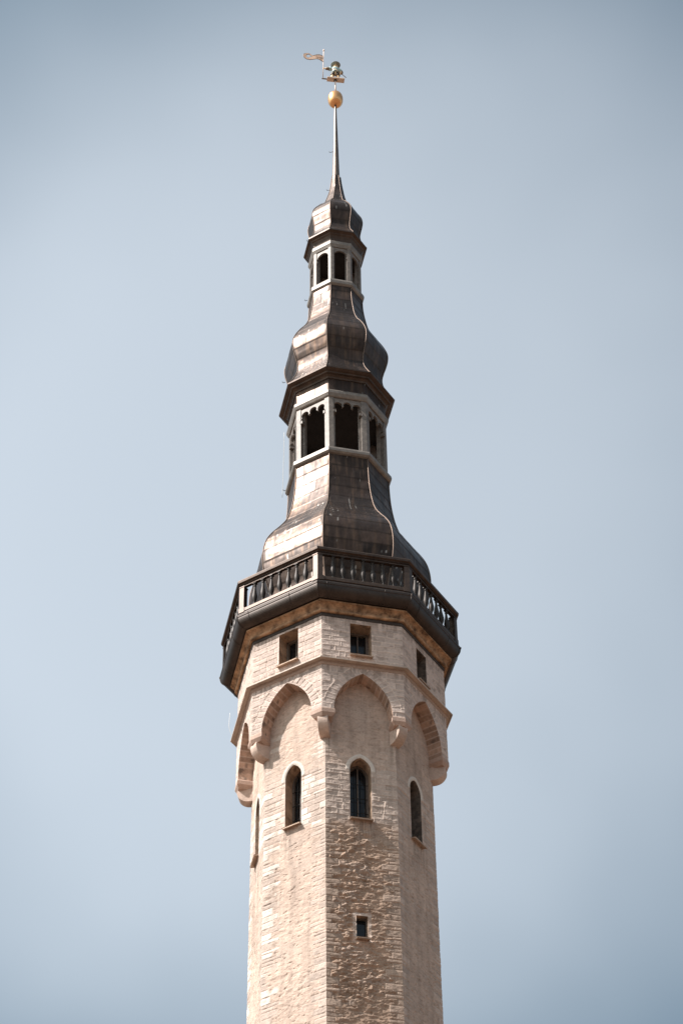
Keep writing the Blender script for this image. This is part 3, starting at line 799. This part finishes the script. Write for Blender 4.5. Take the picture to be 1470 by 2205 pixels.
CUA = np.array([.060, .037, .027]); CUB = np.array([.035, .025, .021]); CUC = np.array([.145, .085, .052])
def roof(name, prof, row, length, seed, parent, ridge=.021, dents=.009):
    pr = catmull(prof, .026); z = pr[:, 0]; R = pr[:, 1]
    arc = np.concatenate([[0], np.cumsum(np.hypot(np.diff(z), np.diff(R)))])
    dz, dR = np.gradient(z), np.gradient(R)
    nl = np.hypot(dz, dR); nr = dz / nl; nzv = -dR / nl         # outward normal in (R,z)
    nc = max(6, int(2 * R.max() * S8 / .028))
    f = np.linspace(-1, 1, nc + 1)
    Vs, Qs, Cs, Rs = [], [], [], []; off = 0
    for j in range(-4, 4):
        F, A = np.meshgrid(f, arc); W = (R * S8)[:, None] * F
        a = A.ravel(); s = W.ravel(); ff = F.ravel()
        aw = a + .010 * (fbm(s / .8 + j, a / .8, seed) - .5)
        ri = np.floor(aw / row); fv = aw / row - ri
        L = length * (.8 + .5 * hsh(ri, j + seed))
        u = s / L + hsh(ri, j + .7, seed) * 3; ci = np.floor(u); fu = u - ci
        tint = hsh(ci, ri, j * 2.1 + seed); t2 = hsh(ci + 5, ri, j * 1.3 + seed)
        dj = np.minimum(np.minimum(fv, 1 - fv) * row, np.minimum(fu, 1 - fu) * L)
        joint = sstep(.022, .010, dj)
        edge = sstep(0, .05, (1 - np.abs(ff)) * np.repeat(R * S8, nc + 1))
        h = (.010 * (1 - fv) * (R.mean() / 2) ** .5 + dents * (fbm(s / .34 + j * 5, a / .26, seed + 2, 3) - .5) * 2 + .004 * (tint - .5) * (fu - .5)) * edge
        apo = (R * C8)[:, None]
        hh = h.reshape(A.shape)
        V = fn(j)[None, None] * (apo + hh * nr[:, None])[..., None] + ft(j)[None, None] * W[..., None]
        V[..., 2] = z[:, None] + hh * nzv[:, None] + Z0
        V[..., 0] += xs_np(z)[:, None]
        c = CUA[None] * (.62 + .75 * tint[:, None])
        w2 = sstep(.45, .75, t2)[:, None] * .6; c = c * (1 - w2) + CUB[None] * w2
        strk = sstep(.56, .72, fbm(s / .07 + j * 11, a / .9, seed + 5, 4))[:, None] * .45
        c = c * (1 - strk) + CUC[None] * strk
        drip = (sstep(.80, .84, fbm(s / .022 + j * 17, a / .55, seed + 8, 2)) * sstep(.55, .6, fbm(s / .5 + j, a / .5, seed + 9, 2)))[:, None] * .8
        c = c * (1 - drip) + np.array([.46, .40, .35])[None] * drip
        jc = joint[:, None] * .72
        c = c * (1 - jc) + np.array([.05, .035, .028])[None] * jc
        rg = .545 + .13 * (t2 - .5) + .14 * (fbm(s / .3 + j * 3, a / .22, seed + 12, 4) - .5) + .1 * joint
        idx = np.arange(V.shape[0] * V.shape[1]).reshape(A.shape)
        Q = np.stack([idx[:-1, :-1], idx[:-1, 1:], idx[1:, 1:], idx[1:, :-1]], -1).reshape(-1, 4)
        Vs.append(V.reshape(-1, 3)); Qs.append(Q + off); off += idx.size; Cs.append(c); Rs.append(rg)
    o = np_mesh(name, np.concatenate(Vs), np.concatenate(Qs), COPPER, parent, {'albedo': np.clip(np.concatenate(Cs), .01, .8), 'rough': np.concatenate(Rs)})
    if ridge:
        for k in range(-4, 4):
            mb = MB(); mb.tube([vdir(k) * (R[i] + .004) + ZV * z[i] for i in range(0, len(z), 2)] + [vdir(k) * (R[-1] + .004) + ZV * z[-1]], ridge, 8)
            mb.build('ridge_roll', RIDGE, o)
    return o
spire = bpy.data.objects.new('spire', None); COL.objects.link(spire)
bpy.data.objects.remove(spire)
d1 = roof('lower_dome', DOME1, .40, .85, 1, tower, .016)
d2 = roof('middle_dome', DOME2, .38, .72, 2, tower, .014)
d3 = roof('top_dome', DOME3, .36, .60, 3, tower, .012, .006)
sp = roof('spike_base', SPIKE, .40, .60, 4, tower, .010, .001)

# --- open lanterns
def lantern(name, Rw, zf, zc, sill, roll, frieze, eave, jamb, dep, panel_out, panel_o2):
    root = bpy.data.objects.new(name, None); COL.objects.link(root); root.parent = tower
    mb = MB(); oct_ring(mb, sill); mb.build('sill', GREYROLL, root)
    ap = Rw * C8; w = Rw * S8
    for k in range(-4, 4):
        mb = MB()
        def ring(z, sd_, o_):
            a = ap + o_
            return [FP(k - 1, w - sd_, ap - dep, z), FP(k - 1, w - sd_, a, z), vdir(k) * (Rw + o_ / C8) + ZV * z, FP(k, -w + sd_, a, z), FP(k, -w + sd_, ap - dep, z)]
        mb.prism(ring(zf, jamb, 0), ring(zc, jamb, 0))
        # rebated inner stop
        for j, sg in ((k, -1), (k - 1, 1)):
            c_ = FP(j, sg * (w - jamb - jamb * .22), ap - dep * .72, .5 * (zf + zc))
            mb.box(c_, ft(j) * jamb * .22, fn(j) * dep * .26, ZV * (.5 * (zc - zf)))
        mb.build('pillar', GREYMET, root)
    for j in range(-4, 4):
        mb = MB(); mb.plate(panel_out, fn(j) * (ap - .018), ft(j), fn(j), panel_o2)
        mb.build('arch_panel', GREYMET, root)
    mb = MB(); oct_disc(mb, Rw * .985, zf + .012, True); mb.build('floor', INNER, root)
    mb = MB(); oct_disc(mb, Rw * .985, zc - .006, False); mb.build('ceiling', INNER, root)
    mb = MB(); oct_ring(mb, roll); mb.build('cornice', GREYROLL, root)
    if frieze:
        fr = frieze
        roof_fr = roof('frieze', fr, .9, .7, 6, root, 0, .003)
    mb = MB(); oct_ring(mb, eave); mb.build('eave', DARKCU, root)
    return root

def bracketed(outer_w, z_top, cut):
    """panel outline: straight top, scalloped underside; counter-clockwise from outside"""
    return [(outer_w, z_top), (-outer_w, z_top)] + cut
w1 = 1.29 * S8 - .121
cut = [(-w1 - .05, 44.70), (-w1 + .03, 44.70)]
for i, cx in enumerate((-.245, 0.0, .245)):
    r = .108; zc_ = 44.795 if i != 1 else 44.835
    cut += [(cx + r * math.cos(a), zc_ + r * 1.1 * math.sin(a)) for a in np.linspace(math.pi + .45, -.45, 14)]
cut += [(w1 - .03, 44.70), (w1 + .05, 44.70)]
L1 = lantern('lower_lantern', 1.29, 43.18, 45.07,
             [(1.29, 42.94), (1.345, 42.965), (1.383, 43.01), (1.39, 43.08), (1.375, 43.14), (1.33, 43.18), (1.25, 43.195)],
             [(1.22, 45.06), (1.30, 45.062), (1.322, 45.09), (1.36, 45.17), (1.365, 45.24), (1.345, 45.29), (1.28, 45.305)],
             [(45.29, 1.285), (45.5, 1.285), (45.76, 1.29)],
             [(1.27, 45.74), (1.315, 45.745), (1.335, 45.79), (1.38, 45.83), (1.435, 45.845), (1.45, 45.88), (1.50, 45.90), (1.535, 45.925), (1.555, 45.935), (1.56, 45.975), (1.50, 45.985)],
             .128, .20, bracketed(w1 + .05, 45.065, cut), .06)
for j in range(-4, 4):
    for sg in (-1, 1):
        mb = MB(); mb.box(FP(j, sg * (w1 - .028), 1.29 * C8 - .04, 44.56), ft(j) * .032, fn(j) * .05, ZV * .055, .008)
        mb.build('bracket', GREYMET, L1)
w2 = .73 * S8 - .082
cut2 = [(-w2 - .04, 51.38), (-w2 + .02, 51.38), (-w2 + .02, 51.44)] + [((w2 - .012) * math.cos(a), 51.47 + .215 * math.sin(a)) for a in np.linspace(math.pi, 0, 17)] + [(w2 - .02, 51.44), (w2 - .02, 51.38), (w2 + .04, 51.38)]
L2 = lantern('upper_lantern', .73, 50.42, 51.83,
             [(.73, 50.13), (.765, 50.155), (.80, 50.20), (.81, 50.29), (.79, 50.36), (.74, 50.40), (.70, 50.43)],
             [(.68, 51.80), (.735, 51.805), (.75, 51.84), (.778, 51.90), (.782, 51.97), (.765, 52.04), (.72, 52.075), (.715, 52.09)],
             None,
             [(.70, 52.08), (.725, 52.10), (.745, 52.17), (.785, 52.25), (.815, 52.28), (.83, 52.31), (.885, 52.345), (.91, 52.355), (.913, 52.40), (.86, 52.41)],
             .084, .14, bracketed(w2 + .04, 51.825, cut2), .05)

# --- tapering spike and gilded knob
cx = xs(57)
def spc(z): return np.array([xs(z), 0, z + Z0])
mb = MB(False)
zs_ = np.linspace(55.72, 59.52, 24)
rs_ = np.interp(zs_, [55.72, 55.9, 57.2, 58.5, 59.4], [.118, .106, .078, .048, .030])
mb.tube([spc(z) for z in zs_], list(rs_), 20)
mb.tube([spc(55.735), spc(55.78)], [.128, .118], 16)
mb.build('spike', simple('spike_copper', (.17, .125, .10), .45, .75, .3, 5), tower)
mb = MB(False)
zc_, a_, b_ = 59.68, .230, .310
prof = []
for t in np.linspace(-math.pi / 2, math.pi / 2, 25):
    cs, sn = math.cos(t), math.sin(t); e = .84
    prof.append((max(.004, a_ * abs(cs) ** e), b_ * math.copysign(abs(sn) ** e, sn)))
mb.lathe(spc(zc_), prof, 32)
mb.build('gilded_knob', GOLD, tower)
mb = MB(False); mb.tube([spc(59.36), spc(59.47)], [.036, .036], 12); mb.build('collar', IRON, tower)

# --- roof hooks, conductor cables
def hook(k, R, z, l=.12):
    mb = MB(); r_ = vdir(k); t_ = np.array([-r_[1], r_[0], 0])
    mb.tube([r_ * (R - .01) + ZV * z, r_ * (R + l * .6) + ZV * (z - .02), r_ * (R + l) + ZV * (z + .0), r_ * (R + l * 1.02) + ZV * (z + .04)], .008, 6)
    mb.build('roof_hook', IRON, tower)
for R, z in ((1.40, 47.25), (1.37, 43.15), (.80, 50.5), (.76, 53.1), (2.2, 38.8), (.085, 57.1), (.17, 55.3)):
    hook(-2, R, z, .065 if R > .2 else .11)
def sag(a, b, drop, n=14):
    a, b = np.asarray(a), np.asarray(b)
    return [a + (b - a) * t - ZV * drop * 4 * t * (1 - t) for t in np.linspace(0, 1, n)]
mb = MB(); mb.tube(sag(vdir(-2) * 1.42 + ZV * 45.3, vdir(-2) * 1.46 + ZV * 42.9, .0), .006, 5); mb.build('conductor_cable', WIRE, tower)
mb = MB(); mb.tube([vdir(-2) * 2.66 + ZV * 35.95, vdir(-2) * 2.68 + ZV * 35.55, vdir(-2) * 2.62 + ZV * 35.30, vdir(-2) * 2.52 + ZV * 35.20], .005, 5); mb.build('conductor_cable', WIRE, tower)

# ------------------------------------------------------------------ weather vane
vane = bpy.data.objects.new('weather_vane', None); COL.objects.link(vane)
VZ = 60.70
vane.location = (.045, 0, VZ + Z0); vane.rotation_euler = (0, 0, RAD(8.0))
vane['label'] = 'small painted guardsman with a banner standing on a turning plate above the gilded knob'
vane['category'] = 'weather vane'
def V3(*a): return np.array(a, float)
mb = MB(False); mb.tube([V3(0, 0, -.72), V3(0, 0, -.03)], .022, 12); mb.build('rod', VANE, vane)
mb = MB(False); mb.lathe((0, 0, 0), [(.045, -.06), (.05, -.05), (.05, -.02), (.03, -.012)], 14); mb.build('bearing', IRON, vane)
mb = MB(False); mb.box((.01, 0, .012), (.27, 0, 0), (0, .085, 0), (0, 0, .024), .006); mb.build('plate', simple('plate_gilt', (.62, .50, .41), .6, .1, .15, 9), vane)
mb = MB(False); mb.box((-.335, .01, .012), (.085, 0, 0), (0, .018, 0), (0, 0, .016), .004); mb.build('arm', GREYROLL, vane)
px = -.385
mb = MB(False)
mb.tube([V3(px, .01, .0), V3(px + .03, .01, 1.46)], .0115, 10)
mb.lathe((px + .031, .01, 1.46), [(.012, 0), (.026, .015), (.028, .05), (.02, .085), (.006, .12)], 10)
mb.build('banner_pole', VANE, vane)
# banner: wavy strip that curls into a ring at its end
top = [(0, 0), (-.06, .035), (-.13, .05), (-.20, .035), (-.27, -.005), (-.325, -.03), (-.36, -.02), (-.385, .03), (-.42, .075), (-.48, .095), (-.55, .085), (-.60, .04), (-.615, -.05)]
bot = [(-.60, -.13), (-.56, -.20), (-.50, -.245), (-.42, -.262), (-.34, -.25), (-.27, -.225), (-.20, -.205), (-.13, -.225), (-.07, -.27), (0, -.335)]
hole = [(-.53, -.02), (-.50, .03), (-.45, .045), (-.41, .02), (-.395, -.03), (-.36, -.055), (-.36, -.10), (-.41, -.115), (-.46, -.165), (-.51, -.14), (-.535, -.08)]
outl = (top + bot)[::-1]
mb = MB(False)
def flagpt(p, y):
    s_ = p[0]
    return V3(px + .022 + p[0] * 1.02, .01 + y + .015 * math.sin(s_ * 9), 1.19 + p[1] * .92)
tr = tessellate_polygon([[Vector((a, b, 0)) for a, b in outl], [Vector((a, b, 0)) for a, b in hole]])
allp = outl + hole; n_ = len(allp)
fr_ = [flagpt(p, -.007) for p in allp]; bk_ = [flagpt(p, .007) for p in allp]
fs = []
for t in tr:
    a, b, c_ = (allp[i] for i in t)
    cr2 = (b[0] - a[0]) * (c_[1] - a[1]) - (b[1] - a[1]) * (c_[0] - a[0])
    t = list(t) if cr2 > 0 else list(t)[::-1]
    fs.append(t); fs.append([i + n_ for i in t[::-1]])
for base, m_ in ((0, len(outl)), (len(outl), len(hole))):
    for i in range(m_):
        a, b = base + i, base + (i + 1) % m_
        fs.append([a, b, b + n_, a + n_])
mb.add(fr_ + bk_, fs)
ban = mb.build('banner', FLAGM, vane)
mb = MB(False)
for (a, b) in ((outl, 1), (hole, 1)):
    pts = a + [a[0]]
    mb.tube([flagpt(p, 0) for p in pts], .010, 6, cap=False)
mb.build('banner_rim', simple('rim_dark', (.17, .105, .07), .5, .5, .2, 20), ban)
mb = MB(False)
for p in ((-.22, -.06), (-.165, -.03), (-.11, -.03), (-.10, -.09), (-.06, -.10), (-.15, -.10), (-.24, -.10), (-.06, -.04)):
    q = flagpt(p, -.011); mb.box(q, (.011, 0, 0), (0, .004, 0), (0, 0, .016))
mb.build('banner_studs', VANE, ban)

# guardsman: one continuous body grown over a skeleton, clothes as children
def skinned(name, joints, edges, mat, parent, sub=2):
    me = bpy.data.meshes.new(name)
    me.from_pydata([j[:3] for j in joints], edges, []); me.materials.append(mat)
    o = bpy.data.objects.new(name, me); COL.objects.link(o); o.parent = parent
    md = o.modifiers.new('skin', 'SKIN'); md.use_smooth_shade = True
    for i, j in enumerate(joints):
        r = j[3] if hasattr(j[3], '__len__') else (j[3], j[3])
        me.skin_vertices[0].data[i].radius = r
    me.skin_vertices[0].data[0].use_root = True
    s_ = o.modifiers.new('sub', 'SUBSURF'); s_.levels = sub; s_.render_levels = sub
    return o
gx = .0; ZT = .036
B = [(gx, 0, .33, (.085, .065)),            # 0 pelvis
     (gx, 0, .42, (.085, .065)), (gx, 0, .53, (.105, .07)), (gx + .005, -.005, .60, (.04, .04)),   # 1 2 3 neck
     (gx + .008, -.012, .655, (.058, .062)), (gx + .01, -.012, .725, (.066, .07)), (gx + .01, -.012, .775, (.045, .05)),   # 4 5 6 head
     (gx - .06, 0, .28, .058), (gx - .095, -.01, .16, .045), (gx - .115, -.005, .055, .032), (gx - .12, -.055, .05, .026),     # 7-10 leg
     (gx + .06, 0, .28, .058), (gx + .09, -.01, .16, .045), (gx + .105, -.005, .055, .032), (gx + .11, -.055, .05, .026),      # 11-14 leg
     (gx - .12, 0, .55, .045), (gx - .22, -.01, .545, .036), (gx - .325, .0, .535, .026),               # 15-17 stretched arm
     (gx + .12, 0, .54, .045), (gx + .185, .0, .41, .036), (gx + .17, -.06, .285, .026)]                # 18-20 arm on the hip
E_ = [(0, 1), (1, 2), (2, 3), (3, 4), (4, 5), (5, 6), (0, 7), (7, 8), (8, 9), (9, 10), (0, 11), (11, 12), (12, 13), (13, 14), (2, 15), (15, 16), (16, 17), (2, 18), (18, 19), (19, 20)]
body = skinned('guard_figure', B, E_, SKINM, vane)
# hands with five fingers closing on pole and hip
def hand(o, d, side, curl, parent):
    """o wrist, d forward, side thumb side, curl direction in which the fingers bend"""
    o, d, side, curl = (np.asarray(v, float) for v in (o, d, side, curl))
    mb = MB(False)
    mb.tube([o, o + d * .02, o + d * .04], [.018, .023, .018], 8)
    for i, (off, l) in enumerate(((.015, .034), (.005, .038), (-.005, .035), (-.014, .028))):
        a = o + d * .036 + side * off
        mb.tube([a, a + d * l * .5 + curl * .004, a + d * l * .75 + curl * .018, a + d * l * .5 + curl * .03], [.0062, .0058, .0052, .004], 6)
    a = o + d * .012 + side * .02
    mb.tube([a, a + side * .012 + d * .012 + curl * .008, a + side * .010 + d * .026 + curl * .018], [.007, .006, .0045], 6)
    return mb.build('hand', SKINM, parent)
hand((-.325, .0, .535), (-1, 0, 0), (0, 0, 1), (0, 1, 0), body)
hand((.17, -.06, .285), (-.5, -.3, -.8), (-.8, 0, .5), (0, .9, -.3), body)
# face
mb = MB(False)
mb.tube([V3(gx + .01, -.078, .725), V3(gx + .01, -.098, .70), V3(gx + .01, -.082, .692)], [.007, .013, .008], 8)
mb.build('nose', SKINM, body)
for sg in (-1, 1):
    mb = MB(False); mb.lathe((gx + .01 + sg * .072, -.01, .69), [(.006, 0), (.013, .012), (.014, .028), (.006, .044)], 8, True, (.6, 1)); mb.build('ear', SKINM, body)
for sg in (-1, 1):
    mb = MB(False); mb.lathe((gx + .01 + sg * .027, -.074, .722), [(.002, -.006), (.008, 0), (.002, .006)], 8); mb.build('eye', BREECH, body)
mb = MB(False)
mb.tube([V3(gx - .014, -.074, .672), V3(gx + .01, -.082, .668), V3(gx + .034, -.074, .672)], .005, 6)
mb.build('mouth', BREECH, body)
# broad brimmed hat
mb = MB(False)
mb.lathe((gx + .012, -.005, .765), [(.05, -.02), (.10, -.016), (.142, -.006), (.150, .002), (.146, .010), (.11, .012), (.082, .014), (.080, .05), (.07, .075), (.03, .09), (.004, .092)], 28)
mb.build('hat', HATM, body)
# tunic
mb = MB(False)
mb.lathe((gx, 0, 0), [(.108, .345), (.112, .355), (.098, .40), (.094, .45), (.112, .52), (.108, .57), (.06, .60), (.045, .61)], 20, True, (1.12, .86))
tun = mb.build('tunic', TEAL, body)
mb = MB(False)
mb.tube([V3(-.07, 0, .55), V3(-.13, 0, .545), V3(-.195, -.005, .54)], [.055, .062, .07], 12)
mb.build('tunic_sleeve', TEAL, body); mb = MB(False)
mb.tube([V3(.07, 0, .55), V3(.135, 0, .52), V3(.185, .0, .43)], [.052, .060, .062], 12)
mb.build('tunic_sleeve', TEAL, body)
mb = MB(False)
mb.tube([V3(-.188, -.005, .54), V3(-.21, -.005, .54), V3(-.225, -.005, .54), V3(-.245, -.003, .538), V3(-.26, 0, .537), V3(-.285, 0, .536), V3(-.305, 0, .535)], [.045, .060, .045, .054, .040, .044, .030], 12)
mb.build('puffed_sleeve', SLEEVE, body); mb = MB(False)
mb.tube([V3(.18, .0, .43), V3(.19, .0, .40), V3(.188, -.01, .38), V3(.186, -.025, .35), V3(.18, -.04, .325), V3(.174, -.052, .30)], [.045, .058, .046, .054, .040, .034], 12)
mb.build('puffed_sleeve', SLEEVE, body)
mb = MB(False)
for sg in (-1, 1):
    mb.tube([V3(sg * .045, 0, .36), V3(sg * .066, -.002, .29), V3(sg * .085, -.006, .22), V3(sg * .092, -.008, .185)], [.06, .075, .07, .05], 12)
mb.build('breeches', BREECH, body)
for sg in (-1, 1):
    mb = MB(False); mb.tube([V3(sg * .112, .015, .037), V3(sg * .114, -.02, .042), V3(sg * .118, -.07, .038)], [.022, .030, .018], 8)
    mb.build('shoe', BREECH, body)
mb = MB(False); mb.lathe((gx, 0, .375), [(.112, -.014), (.116, 0), (.112, .014)], 20, True, (1.0, .84)); mb.box((0, -.1, .375), (.02, 0, 0), (0, .006, 0), (0, 0, .02), .003)
mb.build('belt', BREECH, body)
# sword worn on a slant across the front
mb = MB(False)
mb.tube([V3(-.055, -.115, .43), V3(.06, -.125, .31), V3(.32, -.12, .0)], [.012, .013, .009], 8)
mb.tube([V3(-.075, -.115, .39), V3(-.02, -.12, .435)], .008, 6)
mb.tube([V3(-.055, -.115, .43), V3(-.085, -.11, .46)], [.012, .014], 8)
mb.build('sword', SLEEVE, body)
